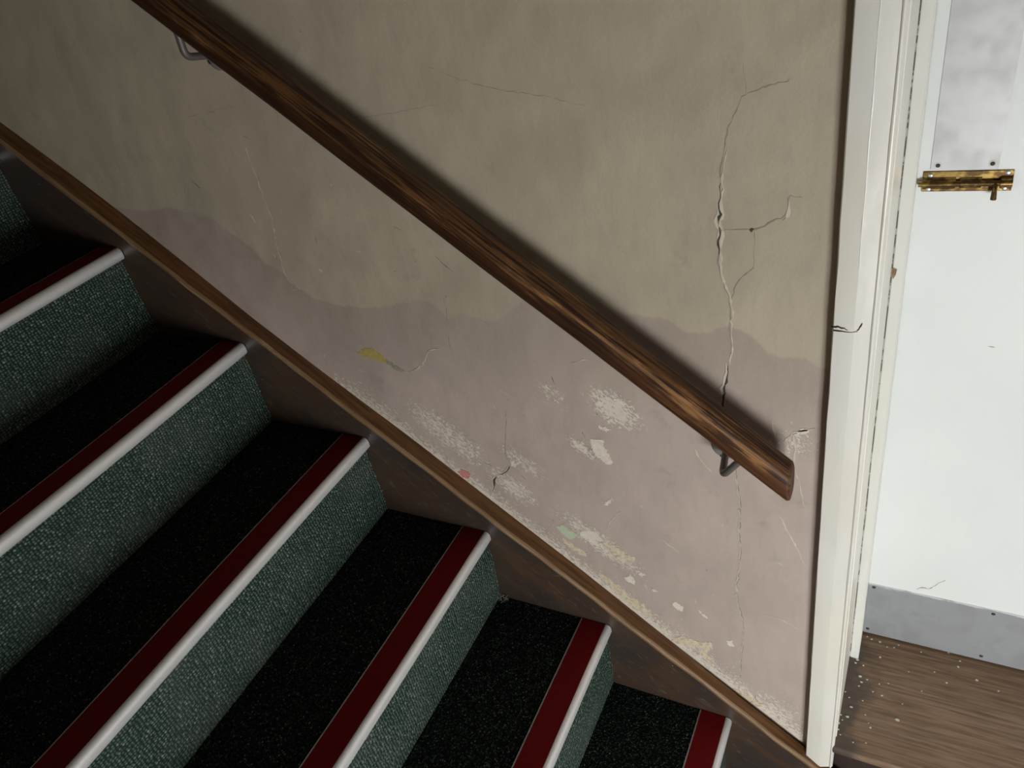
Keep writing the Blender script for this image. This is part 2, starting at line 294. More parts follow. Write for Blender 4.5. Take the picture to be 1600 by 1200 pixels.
def m_carpet_tread():
    t = NT('worn_shaded_green_carpet'); c = t.coord()  # riser carpet again, grime and low light both put into its darker colour
    x, y, z = t.xyz(c)
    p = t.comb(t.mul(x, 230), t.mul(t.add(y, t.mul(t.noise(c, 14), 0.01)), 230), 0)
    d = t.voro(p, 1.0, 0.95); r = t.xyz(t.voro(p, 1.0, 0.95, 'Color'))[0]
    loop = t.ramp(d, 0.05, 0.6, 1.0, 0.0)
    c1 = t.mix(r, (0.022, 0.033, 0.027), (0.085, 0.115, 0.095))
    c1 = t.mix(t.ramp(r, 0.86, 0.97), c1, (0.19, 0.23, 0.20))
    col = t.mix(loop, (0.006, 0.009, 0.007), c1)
    sp = t.ramp(t.voro(c, 42, 1.0), 0.025, 0.05, 1.0, 0.0)
    col = t.mix(t.mul(sp, t.ramp(t.noise(c, 11), 0.5, 0.6, 0, 0.5)), col, (0.40, 0.38, 0.33))
    return t.out(col, 0.97, 0, t.bump(loop, 0.9, 0.003), 0.04)
def m_metal(name, col, rough=0.35, scratch=(1, 1, 1), dirt=(0.2, 0.18, 0.16), metal=1.0, damt=0.25, smear=None):
    t = NT(name); c = t.coord()
    s = t.noise(t.scl(c, scratch), 40, 5, 0.7); b = t.noise(c, 25, 4)
    k = t.mix(t.ramp(b, 0.5, 0.8, 0, damt), col, dirt)
    k = t.mix(t.ramp(s, 0.72, 0.78, 0, damt*1.6), k, dirt)
    if smear is not None:                             # brush-lapped paint along the upper edge
        x, y, z = t.xyz(c); q = t.noise(t.scl(c, (22, 1, 120)), 1.0, 5, 0.7)
        k = t.mix(t.ramp(t.add(z, t.mul(t.sub(q, 0.5), 0.03)), smear - 0.006, smear), k, (0.80, 0.81, 0.83))
    return t.out(k, t.ramp(b, 0.3, 0.7, rough*0.85, rough*1.25), metal, t.bump(s, 0.12, 0.0006), 0.5)
def m_brass():
    t = NT('tarnished_brass'); c = t.coord(); b = t.noise(t.scl(c, (1, 1.5, 1.5)), 55, 4, 0.6)
    k = t.mix(t.ramp(b, 0.36, 0.56), (0.46, 0.31, 0.10), (0.12, 0.07, 0.03))
    return t.out(k, t.ramp(b, 0.3, 0.7, 0.28, 0.5), 1.0, t.bump(b, 0.1, 0.0005))
def m_floor():
    t = NT('brown_wood_sheet_floor'); c = t.coord(); x, y, z = t.xyz(c)
    g = t.noise(t.comb(t.mul(x, 9), t.mul(y, 170), 0), 1.0, 5, 0.62, 0.5)
    b = t.noise(c, 5.5, 4)
    col = t.mix(t.ramp(g, 0.3, 0.7), (0.145, 0.086, 0.050), (0.30, 0.195, 0.122))
    col = t.mix(t.ramp(b, 0.5, 0.75, 0, 0.5), col, (0.22, 0.17, 0.13))
    # black grime built up along the foot of the door frame
    e = t.add(x, t.mul(t.sub(t.noise(c, 14, 5), 0.5), 0.13))
    col = t.mix(t.ramp(e, 1.425, 1.465, 0.85, 0.0), col, (0.075, 0.06, 0.05))
    k = t.ramp(t.voro(c, 30, 1.0), 0.02, 0.05, 0.8, 0.0)
    col = t.mix(t.mul(k, t.ramp(t.noise(c, 9), 0.5, 0.55)), col, (0.05, 0.035, 0.025))
    return t.out(col, 0.48, 0, t.bump(g, 0.35, 0.0008), 0.4)
def m_string():
    t = NT('smudged_dark_brown_paint'); c = t.coord()
    a = t.noise(c, 7, 5, 0.6); b = t.noise(t.scl(c, (6, 26, 26)), 1.0, 5, 0.65)
    col = t.mix(t.ramp(a, 0.38, 0.62), (0.052, 0.039, 0.033), (0.072, 0.046, 0.031))
    col = t.mix(t.ramp(b, 0.50, 0.66, 0, 0.6), col, (0.105, 0.054, 0.028))
    s = t.ramp(t.noise(t.scl(c, (30, 30, 90)), 1.0, 6, 0.7, 0.8), 0.55, 0.72, 0, 0.7)
    col = t.mix(s, col, (0.15, 0.122, 0.102))
    p = t.ramp(t.voro(c, 26, 1.0), 0.02, 0.04, 0.8, 0.0)
    col = t.mix(t.mul(p, t.ramp(t.noise(c, 13), 0.5, 0.55)), col, (0.5, 0.46, 0.4))
    return t.out(col, 0.42, 0, t.bump(t.add(a, t.mul(b, 0.4)), 0.3, 0.001), 0.4)
def m_seam():
    t = NT('broken_paint_seam'); c = t.coord()
    a = t.ramp(t.noise(t.scl(c, (1, 1, 60)), 1.0, 4, 0.7), 0.46, 0.52)
    return t.out(t.mix(a, (0.55, 0.52, 0.46), (0.13, 0.105, 0.08)), 0.6)
def m_bare(name, a, c_, thr=0.62):
    # exposed plaster with crumbs of the paint still stuck to it
    t = NT(name); c = t.coord(); n = t.noise(c, 130, 4, 0.65); q = t.noise(c, 420, 2)
    col = t.mix(t.ramp(n, 0.35, 0.6), a, c_)
    col = t.mix(t.ramp(n, thr, thr + 0.05, 0, 0.85), col, (0.46, 0.40, 0.34))
    return t.out(col, 0.85, 0, t.bump(t.add(n, t.mul(q, 0.5)), 0.6, 0.0012))
M = {}
M['wall'] = m_wall()
M['wall2'] = m_flat('plain_wall_paint', (0.50, 0.43, 0.35), 0.6)
M['ceil'] = m_flat('unseen_dark_ceiling', (0.07, 0.055, 0.045), 0.8)  # out of view, coloured dark to keep bounce light off the treads
M['white'] = m_paint('cream_gloss_frame_paint', (0.84, 0.80, 0.70), (0.85, 0.82, 0.755), amount=0.0)
M['stop'] = m_paint('white_gloss_stop_paint', (0.78, 0.77, 0.71), (0.80, 0.79, 0.74), amount=-0.03)
M['door'] = m_paint('white_gloss_door_paint', (0.84, 0.86, 0.845), (0.87, 0.885, 0.87), (0.3, 0.27, 0.25), amount=-0.035, streak=0.04)
M['rail'] = m_wood('worn_varnished_rail_wood', (0.040, 0.014, 0.005), (0.115, 0.042, 0.013), (0.36, 0.170, 0.058), 0.5, rough=0.52, top=0.6075)
M['cap'] = m_wood('brown_varnished_string_cap', (0.085, 0.036, 0.012), (0.16, 0.072, 0.026), (0.25, 0.13, 0.055), 0.35, ring=0.5, wearcol=(0.34, 0.22, 0.12))
M['edge'] = m_wood('rubbed_cap_edge', (0.20, 0.115, 0.055), (0.30, 0.19, 0.10), (0.45, 0.31, 0.19), 0.6, ring=0.5, wearcol=(0.52, 0.4, 0.28))
M['string'] = m_string()
M['riser'] = m_carpet_riser(); M['tread'] = m_carpet_tread()
M['alu'] = m_metal('dull_aluminium_nosing', (0.93, 0.93, 0.94), 0.40, (1, 0.15, 1), (0.38, 0.36, 0.34), 0.45, 0.2)
M['red'] = m_flat('dark_red_nosing_insert', (0.175, 0.004, 0.006), 0.6, 0.10, 90, 0.2, spec=0.15)
M['steel'] = m_metal('scratched_steel_plate', (0.40, 0.41, 0.43), 0.55, (0.3, 1, 2), (0.24, 0.23, 0.23), 0.45, 0.35, smear=-0.850)
M['alu_plate'] = m_metal('hazy_aluminium_push_plate', (0.60, 0.60, 0.605), 0.55, (1, 1, 1), (0.48, 0.48, 0.48), 0.4, 0.2)
M['iron'] = m_metal('painted_bracket_iron', (0.16, 0.145, 0.135), 0.42, (1, 1, 1), (0.28, 0.25, 0.22), 0.4, 0.3)
M['rose'] = m_metal('paint_smeared_bracket_rose', (0.32, 0.30, 0.27), 0.5, (1, 1, 1), (0.14, 0.11, 0.09), 0.3, 0.5)
M['brass'] = m_brass()
M['screw'] = m_metal('zinc_screw', (0.55, 0.55, 0.55), 0.35, (1, 1, 1), (0.2, 0.2, 0.2), 0.9, 0.3)
M['hole'] = m_flat('dark_recess', (0.035, 0.03, 0.028), 0.7)
M['dirt'] = m_flat('dark_riser_paint', (0.045, 0.03, 0.024), 0.5)
M['crack'] = m_flat('crack_shadow_dirt', (0.075, 0.060, 0.045), 0.9)
M['seam'] = m_seam()
M['hair'] = m_flat('hairline_crack_grime', (0.34, 0.295, 0.235), 0.9)
M['lip'] = m_flat('lifted_paint_edge', (0.70, 0.62, 0.51), 0.6)
M['cream'] = m_bare('bare_cream_plaster', (0.88, 0.80, 0.69), (0.78, 0.70, 0.57))
M['tan'] = m_bare('bare_tan_plaster', (0.80, 0.68, 0.50), (0.68, 0.56, 0.40), 0.55)
M['yellow'] = m_flat('older_yellow_paint', (0.52, 0.40, 0.13), 0.6, 0.15, 150)
M['green'] = m_flat('older_green_paint', (0.60, 0.66, 0.48), 0.6, 0.08, 150)
M['greyish'] = m_flat('grey_green_underpaint', (0.34, 0.32, 0.24), 0.7, 0.3, 300)
M['pink'] = m_flat('red_crayon_smear', (0.66, 0.27, 0.25), 0.7, 0.3, 300)
M['floor'] = m_floor()
M['lip2'] = m_flat('raised_painted_edge', (0.62, 0.54, 0.43), 0.6)
M['gloss'] = m_flat('white_highlight_paint', (0.92, 0.91, 0.87), 0.18, 0.02)  # extra bright white, paints in the gloss highlight of the frame edge
M['flake'] = m_flat('fallen_paint_flake', (0.72, 0.68, 0.62), 0.7)

G, RS, YS = 0.24, 0.2028, -0.030
DY, ZF = 0.262, -1.0144            # door face plane, threshold floor level
XA0, XA1 = 1.3545, 1.4065          # architrave

# ---------------- room shell
def struct(o): return tag(o, kind='structure')
b = MB()
b.box(-1.9, XA0 + 0.03, 0.0, 0.16, -2.2, 1.7)
wall = struct(b.make('wall_back', M['wall']))
b = MB(); b.box(1.39, 3.0, 0.34, 0.44, -2.2, 1.7); struct(b.make('wall_back_2', M['wall2'])) if False else None
b = MB()
b.box(2.32, 3.06, 0.0, 0.30, -2.2, 1.7); b.box(XA0 + 0.03, 2.32, 0.0, 0.30, 1.12, 1.7)
struct(b.make('wall_right_of_door', M['wall2'])); bpy.data.objects['wall_right_of_door'].name = 'wall_back.001'
b = MB(); b.box(-1.9, 0.80, -1.16, -1.06, -2.2, 1.7); struct(b.make('wall_front', M['wall2']))
b = MB(); b.box(0.80, 0.86, -1.72, -1.06, -2.2, 1.7); struct(b.make('wall_left', M['wall2']))
WX0, WX1, WZ0, WZ1 = 1.96, 2.58, -1.27, -0.29
b = MB()
b.box(0.86, WX0, -1.72, -1.62, -2.2, 1.7); b.box(WX1, 3.06, -1.72, -1.62, -2.2, 1.7)
b.box(WX0, WX1, -1.72, -1.62, -2.2, WZ0); b.box(WX0, WX1, -1.72, -1.62, WZ1, 1.7)
struct(b.make('wall_front.001', M['wall2']))
b = MB(); b.box(3.0, 3.06, -1.62, 0.0, -2.2, 1.7); struct(b.make('wall_right', M['wall2']))
b = MB(); b.box(-1.9, 3.06, -1.72, 0.30, 1.7, 1.78); struct(b.make('ceiling', M['ceil']))
b = MB(); b.box(-1.98, -1.9, -1.16, 0.16, -2.2, 1.78); struct(b.make('wall_left.001', M['wall2']))
win = MB()
for x0, x1, z0, z1 in ((WX0, WX0 + .045, WZ0, WZ1), (WX1 - .045, WX1, WZ0, WZ1), (2.195, 2.325, WZ0, WZ1), (WX0, WX1, WZ0, WZ0 + .04), (WX0, WX1, WZ1 - .04, WZ1)):
    win.box(x0, x1, -1.645, -1.615, z0, z1)
struct(win.make('window_1', M['white']))
# threshold floor inside the doorway with its nosing, riser below, landing
b = MB()
prof = [(0.30, ZF), (-0.019, ZF), (-0.0235, ZF - 0.003), (-0.026, ZF - 0.010), (-0.0245, ZF - 0.018), (-0.018, ZF - 0.022), (0.30, ZF - 0.022)]
b.loft([[(x, y, z) for y, z in prof] for x in (1.4035, 2.30)])
floor = struct(b.make('floor', M['floor'], smooth=True))
b = MB(); b.box(1.3565, 2.32, 0.012, 0.03, -1.8252, ZF - 0.022); b.make('threshold_riser', M['dirt'], floor)
b = MB(); b.box(0.86, 3.0, -1.62, -1.051, -1.87, -1.8252); b.box(1.917, 3.0, -1.051, YS, -1.87, -1.8252); b.box(2.05, 3.0, YS, 0.0, -1.87, -1.8252)
struct(b.make('floor.001', M['tread']))

# ---------------- wall damage: cracks, lifted edges and bare patches, each its own piece
def ribbon(pts, widths, y, mat, name, jag=0.28, base=0.001, parent=None):
    # subdivide and jitter a polyline on the wall, give it width and a little thickness
    P = []
    for (a, c_), (d, e) in zip(pts[:-1], pts[1:]):
        n = max(2, int(math.hypot(d - a, e - c_)/0.006))
        for i in range(n): P.append((a + (d - a)*i/n, c_ + (e - c_)*i/n))
    P.append(pts[-1]); n = len(P); L = []; Rr = []
    for i, (px, pz) in enumerate(P):
        f = i/(n - 1)*(len(widths) - 1); k = min(int(f), len(widths) - 2); wd = widths[k] + (widths[k + 1] - widths[k])*(f - k)
        wd *= R.uniform(1 - 3*jag, 1 + 3*jag)
        a, c_ = P[max(i - 1, 0)]; d, e = P[min(i + 1, n - 1)]
        l = math.hypot(d - a, e - c_) or 1; nx, nz = -(e - c_)/l, (d - a)/l
        ox, oz = R.gauss(0, 0.0008), R.gauss(0, 0.0008)
        if i in (0, n - 1): wd *= 0.15
        L.append((px + ox + nx*wd/2, pz + oz + nz*wd/2)); Rr.append((px + ox - nx*wd/2, pz + oz - nz*wd/2))
    rings = [[(a[0], y, a[1]), (c_[0], y, c_[1]), (c_[0], base, c_[1]), (a[0], base, a[1])] for a, c_ in zip(L, Rr)]
    return MB().loft(rings).make(name, mat, parent or wall)
def off(pts, dx, dz): return [(a + dx, b + dz) for a, b in pts]
K = CR
mc = K['crack_main']
ribbon(mc[:10], [.0006, .0009, .0014], -.0003, M['hair'], 'crack')
ribbon(mc[9:17], [.0012, .0022, .0036, .0030, .0026, .0014], -.0005, M['crack'], 'crack')
ribbon(off(mc[7:18], .0026, 0), [.0008, .0026, .0022, .0030, .0012], -.0008, M['lip'], 'lifted_paint_edge')
ribbon(off(mc[11:16], -.0032, 0), [.0006, .0022, .0012], -.0007, M['lip'], 'lifted_paint_edge')
ribbon(mc[16:24], [.0010, .0012, .0009], -.0003, M['hair'], 'crack')
ribbon(off(mc[16:24], .0018, 0), [.0018, .0022, .0014], -.0007, M['lip'], 'lifted_paint_edge')
ribbon(mc[23:28], [.0014, .0030, .0034, .0026], -.0005, M['crack'], 'crack')
ribbon(off(mc[23:27], -.0028, .002), [.0008, .0024, .0016], -.0008, M['lip'], 'lifted_paint_edge')
ribbon(mc[27:], [.0012, .0014, .0016, .0012, .0010], -.0003, M['hair'], 'crack')
ribbon(off(mc[28:], -.0016, 0), [.0014, .0018, .0026, .0022, .0012, .0016], -.0007, M['lip2'], 'lifted_paint_edge')
for k in ('crack_e', 'crack_i', 'crack_j'):
    ribbon(K[k], [.0004, .0006, .0003], -.0002, M['hair'], 'crack')
for k in ('crack_b', 'crack_c2'):
    ribbon(K[k], [.0007, .0010, .0006], -.0003, M['hair'], 'crack')
ribbon(K['crack_c'], [.0010, .0014, .0012, .0009], -.0003, M['hair'], 'crack')
ribbon(K['crack_c'][2:4], [.0012, .0052, .0010], -.0006, M['crack'], 'crack')
ribbon(off(K['crack_c'][6:9], .001, -.002), [.0010, .0032, .0010], -.0008, M['lip'], 'lifted_paint_edge')
ribbon(K['crack_d'], [.0009, .0013, .0010], -.0003, M['hair'], 'crack')
ribbon(off(K['crack_d'], -.0014, -.0004), [.0008, .0016, .0010], -.0006, M['lip2'], 'lifted_paint_edge')
ribbon(K['crack_f'], [.0008, .0012, .0014], -.0003, M['hair'], 'crack')
ribbon(K['crack_f2'], [.0012, .0016, .0018, .0022], -.0007, M['lip'], 'lifted_paint_edge')
ribbon(K['crack_g'], [.0008, .0010, .0012], -.0003, M['hair'], 'crack')
ribbon(K['crack_g2'], [.0022, .0032, .0036, .0018], -.0005, M['crack'], 'crack')
ribbon(off(K['crack_g2'], -.003, .001), [.0012, .0020, .0022], -.0008, M['lip'], 'lifted_paint_edge')
ribbon(K['crack_h'], [.0016, .0014, .0022], -.0007, M['lip'], 'lifted_paint_edge')
ribbon(K['crack_h2'], [.0020, .0014, .0010], -.0007, M['lip'], 'lifted_paint_edge')
for k in ('scr1', 'scr2', 'scr3', 'scr5', 'scr6', 'scr7', 'scr8', 'scr9', 'scr12'):
    ribbon(K[k], [.0010, .0020, .0010], -.0005, M['lip'], 'scratch')
for k in ('scr4', 'scr10', 'scr11'):
    ribbon(K[k], [.0006, .0012, .0006], -.0003, M['crack'], 'scratch')
for i in range(60):                                   # odd small knocks and scratches, mostly low on the wall
    x = R.uniform(0.35, 1.32); lo = 0.085 - 0.845*x; hi = 0.74 - 0.845*x
    z = lo + (hi - lo)*R.random()**1.5
    a = R.gauss(-0.75, 0.5); l = R.uniform(.004, .020)
    pts = [(x, z), (x + .5*l*math.cos(a) + R.gauss(0, .001), z + .5*l*math.sin(a)), (x + l*math.cos(a), z + l*math.sin(a))]
    w_ = R.uniform(.0006, .0016)
    ribbon(pts, [w_*.6, w_, w_*.4], -.0004, M['hair'] if R.random() < .35 else M['lip'], 'scratch')
def patch(pts, mat, name, y=-.0006):
    P = []
    n = len(pts)
    for i in range(n):
        a, b_ = pts[i], pts[(i + 1) % n]; l = math.hypot(b_[0] - a[0], b_[1] - a[1]); m = max(1, int(l/0.002))
        nx, nz = -(b_[1] - a[1])/(l or 1), (b_[0] - a[0])/(l or 1)
        for j in range(m):
            k = j/m; o_ = R.gauss(0, 0.0011)
            P.append((a[0] + (b_[0] - a[0])*k + nx*o_, a[1] + (b_[1] - a[1])*k + nz*o_))
    return MB().loft([[(a, y, c_) for a, c_ in P], [(a, 0.001, c_) for a, c_ in P]]).make(name, mat, wall)
for k, pts in PA.items():
    if k in ('c12', 'c14'): continue
    mat = {'yellow': 'yellow', 'tail': 'greyish', 'green': 'green', 'pink': 'pink'}.get(k, 'tan' if k[0] == 't' else 'cream')
    patch(pts, M[mat], 'crayon_smear' if k == 'pink' else 'bare_patch', -.0007)

# ---------------- staircase
st = empty('staircase', (0.0, 0.0, -1.2168))
tag(st, 'steep stair flight in green carpet with metal nosings, beside a flaking wall', 'staircase')
st.location = (0, 0, 0)
YL = -1.05
def grid_face(b, P0, U, V, nu, nv, bulge=None):
    vs = []; fs = []
    for i in range(nu + 1):
        for j in range(nv + 1):
            p = Vector(P0) + Vector(U)*(i/nu) + Vector(V)*(j/nv)
            if bulge: p = p + Vector(bulge(i/nu, j/nv))
            vs.append(p)
    for i in range(nu):
        for j in range(nv):
            a = i*(nv + 1) + j; fs.append((a, a + 1, a + nv + 2, a + nv + 1))
    b.add(vs, fs)
for k in range(-4, 9):
    zk = -k*RS; x0 = (k - 1)*G - 0.010; xn = k*G
    # tread carpet (from the riser above to the red strip), 8 mm thick with a soft frayed edge
    b = MB()
    ph = R.uniform(0, 6)
    fray = lambda v: 0.0012*math.sin(41*v + ph) + 0.0008*math.sin(97*v + ph*2)
    n = 60; rings = []
    for i in range(n + 1):
        v = i/n; y = YS + (YL - YS)*v; xe = xn - 0.0545 + fray(v)
        z = zk - 0.0015 + 0.0006*math.sin(9*v + ph)
        rings.append([(x0 - .004, y, z), (xe - 0.004, y, z), (xe, y, z - 0.002), (xe, y, z - 0.010), (x0 - .004, y, z - 0.010)])
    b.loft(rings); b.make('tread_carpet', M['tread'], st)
    # riser carpet under this nosing, tucked in at the top and slightly baggy
    b = MB()
    zt, zb = zk - 0.016, zk - RS - 0.002
    bg1 = R.uniform(0.002, 0.005); p1 = R.uniform(0, 6)
    def bul(u, v, bg1=bg1, p1=p1):
        return (bg1*math.sin(math.pi*v)*(0.6 + 0.4*math.sin(5*u + p1)) + 0.0028*math.sin(3.2*v + 7*u + p1)*math.sin(math.pi*v), 0, 0)
    grid_face(b, (xn - 0.0075, YS, zt), (0, YL - YS, 0), (-0.001, 0, zb - zt), 48, 14, bul)
    m_ = len(b.v)
    grid_face(b, (xn - 0.0175, YS, zt), (0, YL - YS, 0), (-0.001, 0, zb - zt), 48, 14, bul)
    # close the rim so the carpet has thickness
    idx = lambda i, j: i*15 + j
    rim = [idx(i, 0) for i in range(49)] + [idx(48, j) for j in range(1, 15)] + [idx(i, 14) for i in range(47, -1, -1)] + [idx(0, j) for j in range(13, 0, -1)]
    for a, c_ in zip(rim, rim[1:] + rim[:1]): b.f.append((a, c_, c_ + m_, a + m_))
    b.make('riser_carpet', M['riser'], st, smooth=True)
    # timber step under the carpet
    b = MB(); b.box(x0 + 0.012, xn - 0.019, YL, YS, zk - 0.035, zk - 0.0115)
    b.box(xn - 0.045, xn - 0.0195, YL, YS, zk - RS - 0.010, zk - 0.03)
    b.make('step_board', M['dirt'], st)
    # nosing: back lip, channel and round nose swept along y, hollow ends closed
    pr = [(-0.0555, -0.009), (-0.0555, -0.0002), (-0.0535, 0.0004), (-0.0530, -0.0012), (-0.0025, -0.0012), (-0.0018, 0.0006), (0.0002, 0.0008),
          (0.0035, 0.0), (0.0066, -0.0022), (0.0088, -0.0056), (0.0096, -0.0095), (0.0096, -0.016), (0.0088, -0.0205), (0.0066, -0.0235), (0.0034, -0.0245),
          (-0.0020, -0.0240), (-0.0060, -0.0225), (-0.0070, -0.009)]
    b = MB(); rings = []
    nn = 40
    for i in range(nn + 1):
        v = i/nn; y = YS - 0.0015 + (YL - YS + 0.0015)*v
        dz = 0.0007*math.sin(6*v + ph); dx = 0.0006*math.sin(8*v + ph + 1)
        rings.append([(xn + a + dx, y, zk + c_ + dz) for a, c_ in pr])
    b.loft(rings); nz = b.make('stair_nosing', M['alu'], st, smooth=True, angle=50)
    b = MB(); rings = []
    for i in range(nn + 1):
        v = i/nn; y = YS - 0.0015 + (YL - YS + 0.0015)*v
        dz = 0.0007*math.sin(6*v + ph); dx = 0.0006*math.sin(8*v + ph + 1)
        rings.append([(xn + a + dx, y, zk + c_ + dz) for a, c_ in ((-0.0528, -0.0012), (-0.0522, 0.0006), (-0.0030, 0.0006), (-0.0026, -0.0012))])
    b.loft(rings); tag(b.make('tread_insert', M['red'], nz), label='dark red strip set in the metal nosing')
# frayed carpet fibres poking out where the fifth tread meets the string
b = MB()
for i in range(22):
    x = 0.712 + 0.018*R.random(); y = YS - 0.004 - 0.010*R.random(); z = -4*RS + 0.0005
    a = R.uniform(0, 6.28); l = R.uniform(.006, .016)
    b.tube([(x, y, z), (x + .5*l*math.cos(a), y + .4*l*math.sin(a), z + l*R.uniform(.3, .7)), (x + l*math.cos(a), y + .6*l*math.sin(a), z + l*R.uniform(.1, .7))], .00035, 4)
tag(b.make('frayed_fibres', M['greyish'], st), kind='stuff')
# wall string: face board, cap with rubbed round edge
ang = math.atan(PITCH)
CAPUP = [(-1.5, .072), (-.9, .075), (-.22, .070), (-.10, .078), (.0, .080), (.11, .077), (.27, .066), (.40, .066), (.57, .074), (.73, .072), (.9, .072), (1.08, .064), (1.25, .053), (1.346, .042), (1.5, .045), (2.1, .06)]
def lerp(T, x):
    for (a, c_), (d, e) in zip(T[:-1], T[1:]):
        if a <= x <= d: return c_ + (e - c_)*(x - a)/(d - a)
    return T[-1][1]
loc = Matrix.Rotation(ang, 4, 'Y')       # local x runs down the pitch
inv = loc.inverted()
def pitch_obj(b, name, mat, parent, **kw):
    b.v = [tuple(inv @ Vector(v)) for v in b.v]
    o = b.make(name, mat, parent, **kw); o.rotation_euler = (0, ang, 0); return o
xs = [-1.5 + 3.54*i/100 for i in range(101)]
b = MB(); b.loft([[(x, -0.0003, .056 - PITCH*x), (x, YS, .056 - PITCH*x), (x, YS, -.42 - PITCH*x), (x, -0.0003, -.42 - PITCH*x)] for x in xs])
sb = pitch_obj(b, 'string_board', M['string'], st)
b = MB(); rings = []
for x in xs:
    u = lerp(CAPUP, x); j = 0.0010*math.sin(23*x) + 0.0008*math.sin(61*x + 1)
    rings.append([(x, -0.0003, u - PITCH*x), (x, -0.0005, u - PITCH*x), (x, -.010, .0705 - PITCH*x), (x, -.0305 + j, .0690 - PITCH*x), (x, -.031 + j, .054 - PITCH*x), (x, -0.0003, .054 - PITCH*x)])
b.loft(rings)
def with_parent_inv(o, par): o.parent = par; o.matrix_parent_inverse = par.matrix_basis.inverted()
cap = pitch_obj(b, 'string_cap', M['cap'], None, smooth=True, angle=35); with_parent_inv(cap, sb)
b = MB(); rings = []
for i, x in enumerate(xs):
    j = 0.0010*math.sin(23*x) + 0.0008*math.sin(61*x + 1); q = R.gauss(0, .0004)
    rings.append([(x, -.0300, .0692 - PITCH*x), (x, -.0335 + j + q, .0680 - PITCH*x), (x, -.0358 + j + q, .0648 - PITCH*x), (x, -.0363 + j, .0605 - PITCH*x), (x, -.0352 + j, .0565 - PITCH*x), (x, -.0325 + j, .0535 - PITCH*x), (x, -.0300, .0530 - PITCH*x)])
b.loft(rings)
ce = pitch_obj(b, 'cap_edge', M['edge'], None, smooth=True, angle=60); with_parent_inv(ce, sb)
tag(ce, label='pale rubbed front edge of the brown cap')

# ---------------- handrail
RSL = 0.825; ra = math.atan(RSL)
hr = empty('handrail', (0, 0, 0))
tag(hr, 'worn dark brown wooden handrail with rounded edges, bracketed to the peeling wall', 'handrail')
def rz(x): return 0.785 - RSL*x
W2, H2, CRN = 0.0220, 0.0230, 0.0145
sec = []
for cx, cz, a0 in ((1, 1, 0), (-1, 1, 90), (-1, -1, 180), (1, -1, 270)):
    for i in range(7):
        a = math.radians(a0 + 15*i)
        sec.append((cx*(W2 - CRN) + CRN*math.cos(a), cz*(H2 - CRN) + CRN*math.sin(a)))
ca, sa = math.cos(ra), math.sin(ra)
b = MB(); rings = []
N = 120; X0r, X1r = -0.6, 1.312
for i in range(N + 1):
    x = X0r + (X1r - X0r)*i/N
    wob = 0.0007*math.sin(13*x) + 0.0005*math.sin(31*x + 2)
    # vertical cut sections: perpendicular offset n becomes a vertical offset n/cos
    k = 1.0
    rings.append([(x, -0.060 + k*p*(1 + wob*8), rz(x) + q/ca + wob) for p, q in sec])
for dx, k in ((0.0022, 0.97), (0.0042, 0.90), (0.0052, 0.80)):
    x = X1r + dx; rings.append([(x, -0.060 + k*p, rz(x) + k*q/ca) for p, q in sec])
b.loft(rings)
b.v = [tuple(Matrix.Rotation(ra, 4, 'Y').inverted() @ Vector(v)) for v in b.v]
rail = b.make('rail', M['rail'], hr, smooth=True, angle=40); rail.rotation_euler = (0, ra, 0)
def bracket(rc, elbow, top, scr):
    rcv = Vector(rc)
    b = MB().disc(rcv, (0, -1, 0), [(.0245, 0), (.0245, .0022), (.0225, .0042), (.017, .0056), (.010, .0075), (.0062, .0082)])
    ro = b.make('bracket_rose', M['rose'], hr, smooth=True, angle=50)
    p0 = rcv + Vector((0, -.004, 0)); e = Vector(elbow); tp = Vector(top)
    d0 = (p0 - e).normalized(); d1 = (tp - e).normalized(); rr = 0.013; pts = [p0, p0.lerp(e + d0*rr, .5)]
    A, B = e + d0*rr, e + d1*rr
    for i in range(9):
        s_ = i/8; pts.append((1 - s_)**2*A + 2*s_*(1 - s_)*e + s_*s_*B)
    pts.append(tp)
    MB().tube(pts, .0056, 14).make('bracket_arm', M['iron'], ro, smooth=True)
    for sx, sz in scr:
        c_ = Vector((sx, -.0035, sz))
        s = MB().disc(c_, (0, -1, 0), [(.0042, 0), (.0042, .0012), (.0030, .0020)], 14)
        so = s.make('screw', M['hole'], ro, smooth=True)
bracket((1.209, 0, -.3035), (1.2160, -.0600, -.3125), (1.2430, -.0600, -.2800+.004), [(1.2025, -.3222), (1.2210, -.2940), (1.199, -.290)])
bracket((.4385, 0, .3360), (.4385, -.0600, .3480), (.4440, -.0600, .400), [(.4225, .3270), (.449, .351), (.451, .325)])

# ---------------- doorway
def prism(profile, z0, z1): return MB().loft([[(x, y, z0) for x, y in profile], [(x, y, z1) for x, y in profile]])
# architrave: flat outer face, shallow step, bead, then the lining edge
pr = [(XA0, 0.002), (XA0, -.0205), (XA0 + .0012, -.0225), (1.3790, -.0245), (1.3805, -.0243), (1.3980, -.0215), (1.3992, -.0212), (1.4000, -.0226), (1.4016, -.0232), (1.4032, -.0226), (1.4042, -.0212), (1.4052, -.0195), (1.4052, 0.002)]
zs = [-1.112 + 0.05*i for i in range(47)]
b = MB(); rings = []
for i, z in enumerate(zs):
    q = [R.gauss(0, .00022) for _ in pr]
    rings.append([(x + q[j] + (0.0008*math.sin(3*z) if j < 3 else 0), y + q[j]*.6, z + (0.02*(x - XA0)/.05 if i == 0 else 0)) for j, (x, y) in enumerate(pr)])
b.loft(rings)
tr = struct(b.make('trim_1', M['white'], smooth=True, angle=25))
b = MB().tube([(1.3797 + .0003*math.sin(60*z_), -.0240, z_) for z_ in [.03 + .02*i for i in range(55)]], [.0009 + .0003*math.sin(9*i) for i in range(55)], 8); pe = b.make('edge_highlight', M['gloss'], tr, smooth=True)  # thin white line standing in for the highlight along the rounded facet edge
